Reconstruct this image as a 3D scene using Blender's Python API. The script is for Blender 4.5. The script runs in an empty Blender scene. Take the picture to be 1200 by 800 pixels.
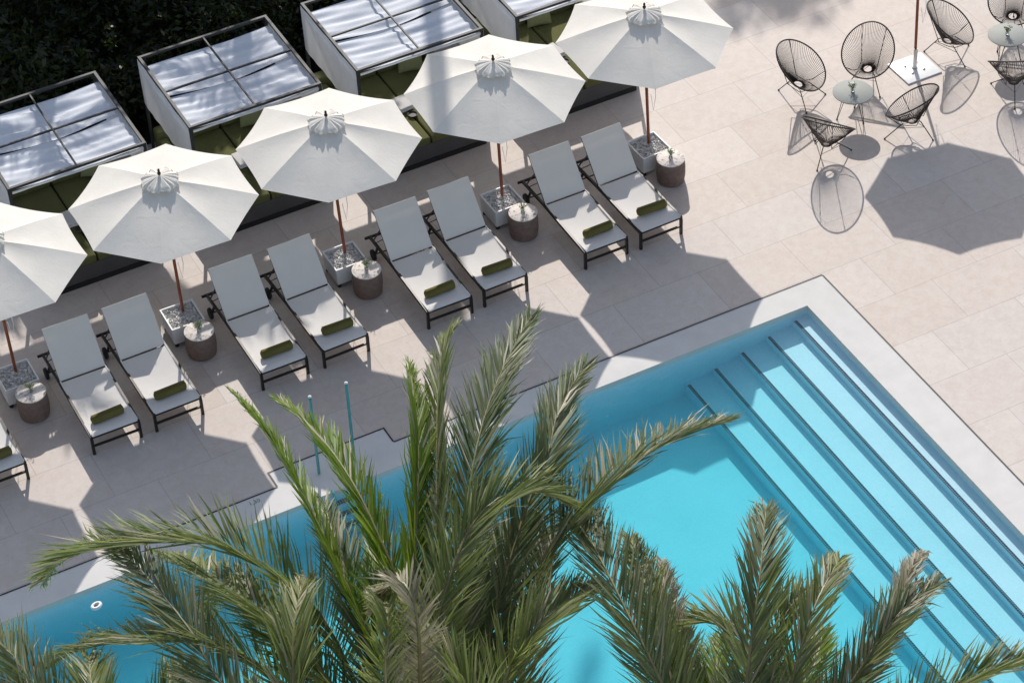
import bpy, bmesh, math, random
from mathutils import Vector, Matrix
R_ = math.radians; PI = math.pi
scene = bpy.context.scene
C = scene.collection
rnd = random.Random(7)

# ------------------------------------------------------------------ materials
def mat(name, base=(.5,.5,.5), rough=.6, metal=0.0, spec=.5):
    m = bpy.data.materials.new(name); m.use_nodes = True
    nt = m.node_tree; b = nt.nodes['Principled BSDF']
    b.inputs['Base Color'].default_value = (*base, 1); b.inputs['Roughness'].default_value = rough
    b.inputs['Metallic'].default_value = metal; b.inputs['Specular IOR Level'].default_value = spec
    return m, nt, b
def nd(nt, t, **kw):
    n = nt.nodes.new(t)
    for k, v in kw.items():
        if hasattr(n, k) and k not in n.inputs: setattr(n, k, v)
        else: n.inputs[k].default_value = v
    return n
def coords(nt, kind='Object', scale=(1,1,1)):
    tc = nd(nt, 'ShaderNodeTexCoord'); mp = nd(nt, 'ShaderNodeMapping'); mp.inputs['Scale'].default_value = scale
    nt.links.new(tc.outputs[kind], mp.inputs['Vector']); return mp.outputs['Vector']
def ramp(nt, fac, stops):
    r = nd(nt, 'ShaderNodeValToRGB'); e = r.color_ramp.elements
    while len(e) > 1: e.remove(e[0])
    e[0].position = stops[0][0]; e[0].color = (*stops[0][1], 1)
    for p, c in stops[1:]:
        x = e.new(p); x.color = (*c, 1)
    nt.links.new(fac, r.inputs['Fac']); return r.outputs['Color']
def mixc(nt, fac, a, b, mode='MIX'):
    m = nd(nt, 'ShaderNodeMix'); m.data_type = 'RGBA'; m.blend_type = mode
    if isinstance(fac, (int, float)): m.inputs[0].default_value = fac
    else: nt.links.new(fac, m.inputs[0])
    for s, v in ((6, a), (7, b)):
        if isinstance(v, tuple): m.inputs[s].default_value = (*v, 1)
        else: nt.links.new(v, m.inputs[s])
    return m.outputs[2]
def noise(nt, vec, scale, detail=4, rough=.55, dist=0):
    n = nd(nt, 'ShaderNodeTexNoise'); n.inputs['Scale'].default_value = scale
    n.inputs['Detail'].default_value = detail; n.inputs['Roughness'].default_value = rough; n.inputs['Distortion'].default_value = dist
    nt.links.new(vec, n.inputs['Vector']); return n.outputs['Fac']
def bump(nt, b, h, strength=.3, dist=.01):
    n = nd(nt, 'ShaderNodeBump'); n.inputs['Strength'].default_value = strength; n.inputs['Distance'].default_value = dist
    nt.links.new(h, n.inputs['Height']); nt.links.new(n.outputs['Normal'], b.inputs['Normal']); return n
def simple(name, c, rough=.6, metal=0, var=.12, sc=8, bs=.15, bd=.004, spec=.5):
    m, nt, b = mat(name, c, rough, metal, spec); v = coords(nt)
    f = noise(nt, v, sc)
    lo = tuple(x*(1-var) for x in c); hi = tuple(min(1, x*(1+var)) for x in c)
    nt.links.new(ramp(nt, f, [(.3, lo), (.7, hi)]), b.inputs['Base Color'])
    bump(nt, b, noise(nt, v, sc*9, 3), bs, bd)
    return m

def mk_terrace():
    m, nt, b = mat('terrace_stone', (.5,.45,.42), .62, spec=.35)
    v = coords(nt)
    br = nd(nt, 'ShaderNodeTexBrick'); br.offset = .44; br.offset_frequency = 2; br.squash = 1.0
    mp = nd(nt, 'ShaderNodeMapping'); mp.inputs['Location'].default_value = (0.13, 1.0, 0); nt.links.new(v, mp.inputs['Vector'])
    nt.links.new(mp.outputs['Vector'], br.inputs['Vector'])
    br.inputs['Color1'].default_value = (0,0,0,1); br.inputs['Color2'].default_value = (1,1,1,1); br.inputs['Mortar'].default_value = (.5,.5,.5,1)
    br.inputs['Scale'].default_value = 1.0; br.inputs['Mortar Size'].default_value = .0065; br.inputs['Mortar Smooth'].default_value = .35
    br.inputs['Brick Width'].default_value = 1.6; br.inputs['Row Height'].default_value = 1.04; br.inputs['Bias'].default_value = 0
    tone = ramp(nt, br.outputs['Color'], [(0, (.60,.53,.48)), (.3, (.645,.575,.53)), (.6, (.62,.56,.525)), (1, (.665,.605,.565))])
    big = noise(nt, v, .9, 5, .6, .3); mid = noise(nt, v, 6, 6, .65, .6); fine = noise(nt, v, 46, 3, .7)
    c = mixc(nt, .55, tone, ramp(nt, big, [(.3, (.46,.44,.43)), (.7, (.55,.52,.49))]), 'OVERLAY')
    c = mixc(nt, .30, c, ramp(nt, mid, [(.35, (.36,.33,.31)), (.62, (.6,.56,.52))]), 'OVERLAY')
    # pits and dark specks of the travertine
    sp = ramp(nt, noise(nt, coords(nt, scale=(14, 34, 1)), 1.0, 4, .7, 1.2), [(.60, (0,0,0)), (.70, (1,1,1))])
    c = mixc(nt, sp, c, mixc(nt, .45, c, (.30,.26,.23)))
    vein = ramp(nt, noise(nt, coords(nt, scale=(1.2, 2.6, 1)), 2.2, 6, .6, 2.2), [(.485, (0,0,0)), (.5, (1,1,1)), (.515, (0,0,0))])
    c = mixc(nt, vein, c, mixc(nt, .22, c, (.45,.36,.30)))
    c = mixc(nt, br.outputs['Fac'], c, mixc(nt, .42, c, (.24,.20,.18)))
    nt.links.new(c, b.inputs['Base Color'])
    ad = nd(nt, 'ShaderNodeMath', operation='SUBTRACT'); nt.links.new(fine, ad.inputs[0]); nt.links.new(br.outputs['Fac'], ad.inputs[1])
    bump(nt, b, ad.outputs[0], .25, .004)
    return m
def mk_fabric(name, c, rough=.85, transl=.2, weave=260, var=.05, wr=0.0):
    m, nt, b = mat(name, c, rough, spec=.15); v = coords(nt)
    f = noise(nt, v, 3.0, 5)
    nt.links.new(ramp(nt, f, [(.3, tuple(x*(1-var) for x in c)), (.7, tuple(min(1,x*(1+var*.6)) for x in c))]), b.inputs['Base Color'])
    h = noise(nt, v, weave*.25, 2)
    if wr:
        w = noise(nt, v, 5, 4, .5, 1.5); a = nd(nt, 'ShaderNodeMath', operation='MULTIPLY_ADD'); a.inputs[1].default_value = wr
        nt.links.new(w, a.inputs[0]); nt.links.new(h, a.inputs[2]); h = a.outputs[0]
    bump(nt, b, h, .35, .006)
    if transl:
        t = nd(nt, 'ShaderNodeBsdfTranslucent'); t.inputs['Color'].default_value = (*[x*.95 for x in c], 1)
        mx = nd(nt, 'ShaderNodeMixShader'); mx.inputs[0].default_value = transl
        o = nt.nodes['Material Output']
        nt.links.new(b.outputs[0], mx.inputs[1]); nt.links.new(t.outputs[0], mx.inputs[2]); nt.links.new(mx.outputs[0], o.inputs['Surface'])
    return m
def mk_leaf(name, a, bcol, cc, sc=.9, transl=.3, rough=.5):
    m, nt, b = mat(name, a, rough, spec=.4); v = coords(nt)
    g = nd(nt, 'ShaderNodeNewGeometry')
    ri = ramp(nt, g.outputs['Random Per Island'], [(0, a), (.5, bcol), (.86, cc), (1, tuple(x*1.25 for x in cc))])
    f = noise(nt, v, sc, 3)
    c = mixc(nt, f, ri, mixc(nt, .5, ri, bcol)); nt.links.new(c, b.inputs['Base Color'])
    t = nd(nt, 'ShaderNodeBsdfTranslucent'); nt.links.new(mixc(nt, .5, c, (.22,.30,.03)), t.inputs['Color'])
    mx = nd(nt, 'ShaderNodeMixShader'); mx.inputs[0].default_value = transl
    nt.links.new(b.outputs[0], mx.inputs[1]); nt.links.new(t.outputs[0], mx.inputs[2]); nt.links.new(mx.outputs[0], nt.nodes['Material Output'].inputs['Surface'])
    return m
def mk_basin():
    m, nt, b = mat('pool_plaster', (.7,.8,.82), .6, spec=.2); v = coords(nt)
    vo = nd(nt, 'ShaderNodeTexVoronoi'); vo.inputs['Scale'].default_value = 9; vo.feature = 'DISTANCE_TO_EDGE'
    wv = nd(nt, 'ShaderNodeVectorMath', operation='ADD')
    nn = nd(nt, 'ShaderNodeTexNoise'); nn.inputs['Scale'].default_value = 3; nt.links.new(v, nn.inputs['Vector'])
    nt.links.new(v, wv.inputs[0]); nt.links.new(nn.outputs['Color'], wv.inputs[1]); nt.links.new(wv.outputs[0], vo.inputs['Vector'])
    f = noise(nt, v, 1.2, 4); f2 = noise(nt, v, 15, 4, .75, 1.5)
    c = ramp(nt, f, [(.3, (.59,.725,.815)), (.7, (.65,.77,.86))])
    c = mixc(nt, .6, c, ramp(nt, f2, [(.35, (.40,.42,.43)), (.65, (.60,.60,.60))]), 'OVERLAY')  # fine mosaic grain, also painting in the caustic sparkle of the water
    nt.links.new(c, b.inputs['Base Color']); bump(nt, b, f2, .2, .01)
    return m
def mk_mosaic():
    m, nt, b = mat('dark_mosaic', (.05,.09,.14), .9, spec=.05); v = coords(nt)
    br = nd(nt, 'ShaderNodeTexBrick'); br.offset = 0; nt.links.new(v, br.inputs['Vector']); br.inputs['Scale'].default_value = 1
    br.inputs['Brick Width'].default_value = .04; br.inputs['Row Height'].default_value = .04; br.inputs['Mortar Size'].default_value = .004
    br.inputs['Color1'].default_value = (.010,.014,.03,1); br.inputs['Color2'].default_value = (.03,.04,.07,1); br.inputs['Mortar'].default_value = (.26,.34,.40,1)
    nt.links.new(br.outputs['Color'], b.inputs['Base Color']); return m
def mk_water():
    m = bpy.data.materials.new('pool_water'); m.use_nodes = True; nt = m.node_tree; nt.nodes.clear()
    o = nd(nt, 'ShaderNodeOutputMaterial'); tr = nd(nt, 'ShaderNodeBsdfTransparent'); gl = nd(nt, 'ShaderNodeBsdfGlossy')
    gl.inputs['Roughness'].default_value = .06; fr = nd(nt, 'ShaderNodeFresnel'); fr.inputs['IOR'].default_value = 1.25
    v = coords(nt); n1 = noise(nt, v, 4.5, 5, .62, .8); bp = nd(nt, 'ShaderNodeBump'); bp.inputs['Strength'].default_value = .3; bp.inputs['Distance'].default_value = .02
    nt.links.new(n1, bp.inputs['Height']); nt.links.new(bp.outputs[0], gl.inputs['Normal']); nt.links.new(bp.outputs[0], fr.inputs['Normal'])
    ge = nd(nt, 'ShaderNodeNewGeometry'); iv = nd(nt, 'ShaderNodeMath', operation='SUBTRACT'); iv.inputs[0].default_value = 1.0; nt.links.new(ge.outputs['Backfacing'], iv.inputs[1])
    ml = nd(nt, 'ShaderNodeMath', operation='MULTIPLY'); nt.links.new(fr.outputs[0], ml.inputs[0]); nt.links.new(iv.outputs[0], ml.inputs[1])
    mx = nd(nt, 'ShaderNodeMixShader'); nt.links.new(ml.outputs[0], mx.inputs[0]); nt.links.new(tr.outputs[0], mx.inputs[1]); nt.links.new(gl.outputs[0], mx.inputs[2])
    nt.links.new(mx.outputs[0], o.inputs['Surface'])
    va = nd(nt, 'ShaderNodeVolumeAbsorption'); va.inputs['Color'].default_value = (0.0,.945,.995,1); va.inputs['Density'].default_value = .66
    vs_ = nd(nt, 'ShaderNodeVolumeScatter'); vs_.inputs['Color'].default_value = (.0,.90,1,1); vs_.inputs['Density'].default_value = .16; vs_.inputs['Anisotropy'].default_value = .3
    ad = nd(nt, 'ShaderNodeAddShader'); nt.links.new(va.outputs[0], ad.inputs[0]); nt.links.new(vs_.outputs[0], ad.inputs[1]); nt.links.new(ad.outputs[0], o.inputs['Volume'])
    return m
def mk_wood():
    m, nt, b = mat('red_wood', (.3,.08,.03), .35); v = coords(nt, scale=(1,1,.08))
    f = noise(nt, v, 40, 5, .6, .4); nt.links.new(ramp(nt, f, [(.3, (.17,.035,.014)), (.7, (.33,.085,.03))]), b.inputs['Base Color']); bump(nt, b, f, .2, .002); return m
def mk_stool():
    m, nt, b = mat('brown_wicker', (.1,.07,.06), .7); v = coords(nt)
    w = nd(nt, 'ShaderNodeTexWave'); w.bands_direction = 'Z'; w.inputs['Scale'].default_value = 16; w.inputs['Distortion'].default_value = 1.5; nt.links.new(v, w.inputs['Vector'])
    f = noise(nt, v, 14, 4); c = ramp(nt, f, [(.3, (.15,.098,.078)), (.7, (.22,.15,.122))])
    nt.links.new(mixc(nt, .25, c, w.outputs['Color'], 'OVERLAY'), b.inputs['Base Color']); bump(nt, b, w.outputs['Fac'], .5, .006); return m
def mk_marble():
    m, nt, b = mat('speckled_marble', (.8,.75,.7), .75); v = coords(nt)
    vo = nd(nt, 'ShaderNodeTexVoronoi'); vo.inputs['Scale'].default_value = 26; nt.links.new(v, vo.inputs['Vector'])
    c = ramp(nt, vo.outputs['Color'], [(.1, (.42,.33,.28)), (.3, (.70,.62,.56)), (.7, (.80,.75,.70))]); nt.links.new(c, b.inputs['Base Color']); return m
def mk_glass():
    m, nt, b = mat('clear_glass', (.9,.95,.95), .05); b.inputs['Transmission Weight'].default_value = .85; b.inputs['IOR'].default_value = 1.3; return m

M = dict(
 terrace=mk_terrace(), coping=simple('coping_stone', (.71,.68,.64), .7, var=.05, sc=3, bs=.1, spec=.15),
 drain=simple('drain_slot', (.018,.018,.02), .6), basin=mk_basin(), mosaic=mk_mosaic(), water=mk_water(),
 soil=simple('dark_soil', (.018,.015,.010), .95, sc=3), canvas=mk_fabric('cream_canvas', (.85,.805,.73), .9, .12, wr=2.0),
 sling=mk_fabric('white_mesh_sling', (.81,.775,.735), .8, .06, 400, .03), white_fab=mk_fabric('white_curtain', (.80,.80,.81), .85, .16, wr=6),
 roof_fab=mk_fabric('white_roof_fabric', (.80,.82,.87), .8, .14, wr=2), olive=mk_fabric('olive_fabric', (.135,.137,.055), .95, 0, 120, .12, 2),
 pil=mk_fabric('pale_olive_fabric', (.26,.27,.14), .95, 0, 120, .1, 2), towel=mk_fabric('olive_towel', (.155,.132,.042), 1.0, 0, 70, .2, 3),
 wtowel=mk_fabric('white_towel', (.72,.70,.70), 1, 0, 90, .06), wood=mk_wood(), darkm=simple('dark_bronze_metal', (.030,.026,.024), .4, .5, var=.15, sc=6),
 framem=simple('grey_frame_metal', (.045,.045,.047), .6, .15, var=.15, sc=5), black=simple('black_rubber', (.012,.012,.012), .6),
 plinth=simple('charcoal_panel', (.085,.080,.078), .6, sc=4), planter=simple('white_planter_paint', (.80,.80,.79), .5, var=.06, sc=5, bs=.08),
 stone=simple('pale_gravel', (.66,.64,.62), .8, var=.35, sc=14, bs=.2), stool=mk_stool(), marble=mk_marble(), steel=simple('brushed_steel', (.6,.6,.6), .3, .9, var=.05),
 cord=simple('dark_brown_cord', (.028,.018,.016), .55, var=.2, sc=20), tabletop=simple('pale_metal_top', (.33,.34,.315), .7, 0, var=.05, sc=4),
 white=simple('white_powder_coat', (.85,.85,.85), .4, var=.03), teal=simple('teal_metal', (.09,.33,.33), .3, .2, var=.1), glass=mk_glass(),
 palm=mk_leaf('palm_leaf', (.125,.165,.045), (.19,.235,.075), (.34,.35,.16), transl=.42), palmd=mk_leaf('palm_leaf_dark', (.080,.115,.050), (.13,.165,.075), (.24,.25,.13), transl=.36),
 palmg=mk_leaf('palm_leaf_fresh', (.11,.21,.012), (.17,.28,.02), (.28,.35,.05), transl=.5), palmb=mk_leaf('palm_leaf_dry', (.21,.19,.13), (.30,.27,.19), (.46,.39,.29), transl=.22),
 rachis=simple('palm_rachis', (.22,.20,.09), .5, var=.25, sc=6), bark=simple('palm_bark', (.10,.075,.05), .9, var=.4, sc=6, bs=.8, bd=.03),
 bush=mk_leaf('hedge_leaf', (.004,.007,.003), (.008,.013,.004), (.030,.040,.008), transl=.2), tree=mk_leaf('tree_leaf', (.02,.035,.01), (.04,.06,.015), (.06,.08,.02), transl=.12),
 sprig=mk_leaf('sprig_leaf', (.10,.16,.05), (.16,.22,.08), (.32,.34,.2), transl=.3), petal=simple('white_petal', (.8,.8,.78), .6),
 ink=simple('grey_lettering', (.22,.23,.25), .6),
)

# ------------------------------------------------------------------ mesh helpers
class MB:
    def __init__(s): s.v = []; s.f = []; s.mi = []; s.sm = []
    def add(s, vs, fs, mi=0, sm=False):
        o = len(s.v); s.v += [tuple(x) for x in vs]; s.f += [tuple(i+o for i in f) for f in fs]; s.mi += [mi]*len(fs); s.sm += [sm]*len(fs)
    def box(s, x0, x1, y0, y1, z0, z1, mi=0, M4=None):
        vs = [Vector(p) for p in ((x0,y0,z0),(x1,y0,z0),(x1,y1,z0),(x0,y1,z0),(x0,y0,z1),(x1,y0,z1),(x1,y1,z1),(x0,y1,z1))]
        if M4: vs = [M4 @ v for v in vs]
        s.add(vs, [(3,2,1,0),(4,5,6,7),(0,1,5,4),(1,2,6,5),(2,3,7,6),(3,0,4,7)], mi)
    def rbox(s, x0, x1, y0, y1, z0, z1, r=.03, n=3, mi=0, M4=None, puff=0):
        bm = bmesh.new(); bmesh.ops.create_cube(bm, size=1)
        for v in bm.verts: v.co = Vector(((x0+x1)/2+v.co.x*(x1-x0), (y0+y1)/2+v.co.y*(y1-y0), (z0+z1)/2+v.co.z*(z1-z0)))
        bmesh.ops.bevel(bm, geom=bm.edges[:]+bm.verts[:], offset=r, segments=n, profile=.6, affect='EDGES')
        if puff:
            bmesh.ops.subdivide_edges(bm, edges=[e for e in bm.edges if e.calc_length() > .12], cuts=5, use_grid_fill=True)
            cx, cy, cz = (x0+x1)/2, (y0+y1)/2, (z0+z1)/2
            for v in bm.verts:
                a = 1-min(1, abs(v.co.x-cx)/((x1-x0)/2))**2; bq = 1-min(1, abs(v.co.y-cy)/((y1-y0)/2))**2; cq = 1-min(1, abs(v.co.z-cz)/((z1-z0)/2))**2
                if z1-z0 <= min(x1-x0, y1-y0): v.co.z += puff*(a*bq)*(1 if v.co.z > cz else -1)
                else: v.co.y += puff*(a*cq)*(1 if v.co.y > cy else -1)
        bm.verts.index_update(); vs = [v.co.copy() for v in bm.verts]
        if M4: vs = [M4 @ v for v in vs]
        s.add(vs, [tuple(v.index for v in f.verts) for f in bm.faces], mi, True); bm.free()
    def tube(s, pts, r, n=6, mi=0, closed=False, caps=True):
        pts = [Vector(p) for p in pts]; m = len(pts); rr = r if isinstance(r, (list, tuple)) else [r]*m
        vs = []; fs = []; prev = None
        for i, p in enumerate(pts):
            if closed: t = (pts[(i+1) % m]-pts[i-1]).normalized()
            else: t = (pts[min(i+1, m-1)]-pts[max(i-1, 0)]).normalized()
            if prev is None:
                a = Vector((0,0,1)) if abs(t.z) < .9 else Vector((1,0,0)); u = t.cross(a).normalized()
            else: u = (prev-t*prev.dot(t)).normalized()
            prev = u; w = t.cross(u)
            for k in range(n):
                an = 2*PI*k/n; vs.append(p+(u*math.cos(an)+w*math.sin(an))*rr[i])
        for i in range(m if closed else m-1):
            j = (i+1) % m
            for k in range(n): fs.append((i*n+k, i*n+(k+1) % n, j*n+(k+1) % n, j*n+k))
        if caps and not closed: fs += [tuple(reversed(range(n))), tuple((m-1)*n+k for k in range(n))]
        s.add(vs, fs, mi, n > 4)
    def bar(s, a, b, w, h, mi=0, up=(0,0,1)):
        a = Vector(a); b = Vector(b); t = (b-a).normalized(); u = Vector(up); sd = t.cross(u).normalized(); up2 = sd.cross(t)
        vs = []
        for p in (a, b):
            for x, z in ((-1,-1),(1,-1),(1,1),(-1,1)): vs.append(p+sd*x*w/2+up2*z*h/2)
        s.add(vs, [(3,2,1,0),(4,5,6,7),(0,1,5,4),(1,2,6,5),(2,3,7,6),(3,0,4,7)], mi)
    def lathe(s, prof, n=24, mi=0, c=(0,0,0)):
        vs = []; fs = []
        for r, z in prof:
            for k in range(n): a = 2*PI*k/n; vs.append((c[0]+r*math.cos(a), c[1]+r*math.sin(a), c[2]+z))
        for i in range(len(prof)-1):
            for k in range(n): fs.append((i*n+k, i*n+(k+1) % n, (i+1)*n+(k+1) % n, (i+1)*n+k))
        if prof[0][0] > 1e-4: fs.append(tuple(reversed(range(n))))
        if prof[-1][0] > 1e-4: fs.append(tuple((len(prof)-1)*n+k for k in range(n)))
        s.add(vs, fs, mi, True)
    def grid(s, fn, nu, nv, mi=0, sm=True):
        vs = [fn(i/nu, j/nv) for i in range(nu+1) for j in range(nv+1)]
        s.add(vs, [(i*(nv+1)+j, i*(nv+1)+j+1, (i+1)*(nv+1)+j+1, (i+1)*(nv+1)+j) for i in range(nu) for j in range(nv)], mi, sm)
    def build(s, name, mats, parent=None, loc=None, sharp=35):
        me = bpy.data.meshes.new(name); me.from_pydata(s.v, [], s.f)
        if not isinstance(mats, (list, tuple)): mats = [mats]
        for m in mats: me.materials.append(m)
        me.polygons.foreach_set('material_index', s.mi); me.polygons.foreach_set('use_smooth', s.sm)
        me.validate(); me.update()
        if any(s.sm):
            try: me.set_sharp_from_angle(angle=R_(sharp))
            except Exception: pass
        o = bpy.data.objects.new(name, me); C.objects.link(o)
        if parent: o.parent = parent
        if loc: o.location = loc
        return o
def tag(o, label, cat, group=None):
    o['label'] = label; o['category'] = cat
    if group: o['group'] = group
    return o
def thing(name, label, cat, loc=(0,0,0), rz=0, group=None):
    o = bpy.data.objects.new(name, None); C.objects.link(o); o.empty_display_size = .2
    o.location = loc; o.rotation_euler = (0,0,rz); return tag(o, label, cat, group)
def dup(root, loc, rz, label, parent=None):
    r = root.copy(); C.objects.link(r)
    if parent is None:
        r.location = loc; r.rotation_euler = (root.rotation_euler[0], root.rotation_euler[1], rz); r['label'] = label
    else: r.parent = parent
    for ch in kids.get(root.name, []): 
        dup(ch, None, 0, None, r)
    kids[r.name] = list(r_children(r)); return r
kids = {}
def r_children(r): return [o for o in C.objects if o.parent == r]
def reg(root):
    kids[root.name] = r_children(root)
    for k in kids[root.name]: reg(k)
def struct(o): o['kind'] = 'structure'; return o

# ------------------------------------------------------------------ the ground, coping, pool
PX0, PX1, PY0, PY1 = -30.0, -.60, -10.5, -.50
def rects(name, rs, z, m):
    b = MB()
    for x0, x1, y0, y1 in rs: b.add([(x0,y0,z),(x1,y0,z),(x1,y1,z),(x0,y1,z)], [(0,1,2,3)])
    return struct(b.build(name, m))
rects('terrace', [(-250,PX0,-250,250),(PX1,250,-250,250),(PX0,PX1,PY1,250),(PX0,PX1,-250,PY0)], 0, M['terrace'])
zc = .004
rects('pool_coping', [(PX1-.02,0,PY0,0),(PX0,PX1-.02,PY1-.02,0),(-9.80,-7.83,0,.355)], zc, M['coping'])
# rounded coping lip down to the water
b = MB(); b.box(PX0, PX1-.02, PY1-.02, PY1-.001, -.10, zc-.001); b.box(PX1-.02, PX1-.001, PY0, PY1-.02, -.10, zc-.001); struct(b.build('pool_edge', M['coping']))
zd = .009; w = .013
b = MB()
for x0, x1, y0, y1 in ((-30,-9.80,-w,w),(-9.80-w,-9.80+w,w,.355-w),(-9.80-w,-7.83+w,.355-w,.355+w),(-7.83-w,-7.83+w,w,.355-w),(-7.83,0,-w,w),(-w,w,-30,-w)):
    b.add([(x0,y0,zd),(x1,y0,zd),(x1,y1,zd),(x0,y1,zd)], [(0,1,2,3)])
struct(b.build('drain_channel', M['drain']))
rects('planting_bed', [(-60, 9, 8.95, 60)], .006, M['soil'])
rects('palm_bed', [(-26, -2, -17, -11.3)], .006, M['soil'])

TX = [PX1, -.90, -1.40, -1.90, -2.40, -2.90]; TZ = [-.18, -.30, -.42, -.54, -.66]; FL = -.90
b = MB()
def q(a, c, d, e): b.add([a, c, d, e], [(0,1,2,3)])
W0, W1 = PY0, PY1-.01
tx0 = PX1-.01
q((tx0,W0,0),(tx0,W1,0),(tx0,W1,TZ[0]),(tx0,W0,TZ[0]))
for i in range(5):
    xa = tx0 if i == 0 else TX[i]; xb = TX[i+1]; z = TZ[i]; zn = TZ[i+1] if i < 4 else FL
    q((xb,W0,z),(xa,W0,z),(xa,W1,z),(xb,W1,z)); q((xb,W0,z),(xb,W1,z),(xb,W1,zn),(xb,W0,zn))
struct_steps = struct(b.build('pool_steps', M['basin']))
for i in range(5):
    s_ = MB(); z = TZ[i]+.004; s_.add([(TX[i+1]+.002,W0,z),(TX[i+1]+.06,W0,z),(TX[i+1]+.06,-.57,z),(TX[i+1]+.002,-.57,z)], [(0,1,2,3)])
    s_.build('step_nosing', M['mosaic'], struct_steps)
b = MB(); xe = TX[5]; xd = -12.0; zdp = -1.0
q((xd,W0,zdp),(xe,W0,FL),(xe,W1,FL),(xd,W1,zdp)); q((PX0,W0,zdp),(xd,W0,zdp),(xd,W1,zdp),(PX0,W1,zdp))
q((PX0,W1,0),(tx0,W1,0),(tx0,W1,-1.5),(PX0,W1,-1.5)); q((PX0,W0,0),(tx0,W0,0),(tx0,W0,-1.5),(PX0,W0,-1.5)); q((PX0,W0,0),(PX0,W1,0),(PX0,W1,-1.5),(PX0,W0,-1.5))
struct(b.build('pool_basin', M['basin']))
b = MB(); b.box(PX0-.1, PX1+.1, PY0-.1, PY1+.1, -2.2, -.045); struct(b.build('water', M['water']))
# white ring afloat near the edge
t = thing('pool_float', 'small round white ring floating in the water near the left end of the pool', 'float', (-13.10, -.86, -.05), .3)
b = MB(); b.tube([(.066*math.cos(a*PI/14),.046*math.sin(a*PI/14),.004) for a in range(28)], .028, 10, 0, True); b.build('ring', M['white'], t)
b = MB(); b.lathe([(0,0),(.03,0),(.03,.02),(.02,.026),(0,.026)], 18); b.build('core', M['framem'], t)
# depth marking on the coping
cu = bpy.data.curves.new('depth_marking', 'FONT'); cu.body = '1,30'; cu.size = .11; cu.extrude = .0005
tmp = bpy.data.objects.new('depth_marking_curve', cu); C.objects.link(tmp)
dg = bpy.context.evaluated_depsgraph_get(); me = bpy.data.meshes.new_from_object(tmp.evaluated_get(dg)); bpy.data.objects.remove(tmp)
me.materials.clear(); me.materials.append(M['ink']); o = bpy.data.objects.new('depth_marking', me); C.objects.link(o)
o.location = (-10.33, -.15, .0065); tag(o, 'small grey depth number printed on the pool coping by the drain line', 'marking')

# ladder: two teal posts and mosaic rungs going down into the water
t = thing('pool_ladder', 'pool ladder with two tall white-capped teal posts at the recess of the drain line', 'pool ladder', (-8.82,-.10,0))
for sx, top in ((-.30,1.60),(.30,1.60)):
    b = MB(); b.tube([(sx,.06,0),(sx,.06,top)], .023, 10); b.tube([(sx-.012,.03,0.01),(sx-.012,.03,top-.02)], .012, 6)
    p = b.build('post', M['teal'], t)
    b = MB(); b.lathe([(.026,0),(.028,.014),(.018,.024),(0,.028)], 12, 0, (sx,.06,top)); b.build('cap', M['white'], p)
    b = MB(); b.tube([(sx,-.40,.03),(sx,-.47,.02),(sx,-.52,-.05),(sx,-.52,-.95)], .022, 8); b.build('side_rail', M['teal'], t)
for k in range(3):
    b = MB(); z = -.12-k*.27; b.box(-.30,.30,-.60,-.50, z-.02, z); b.build('rung', M['mosaic'], t)

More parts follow.
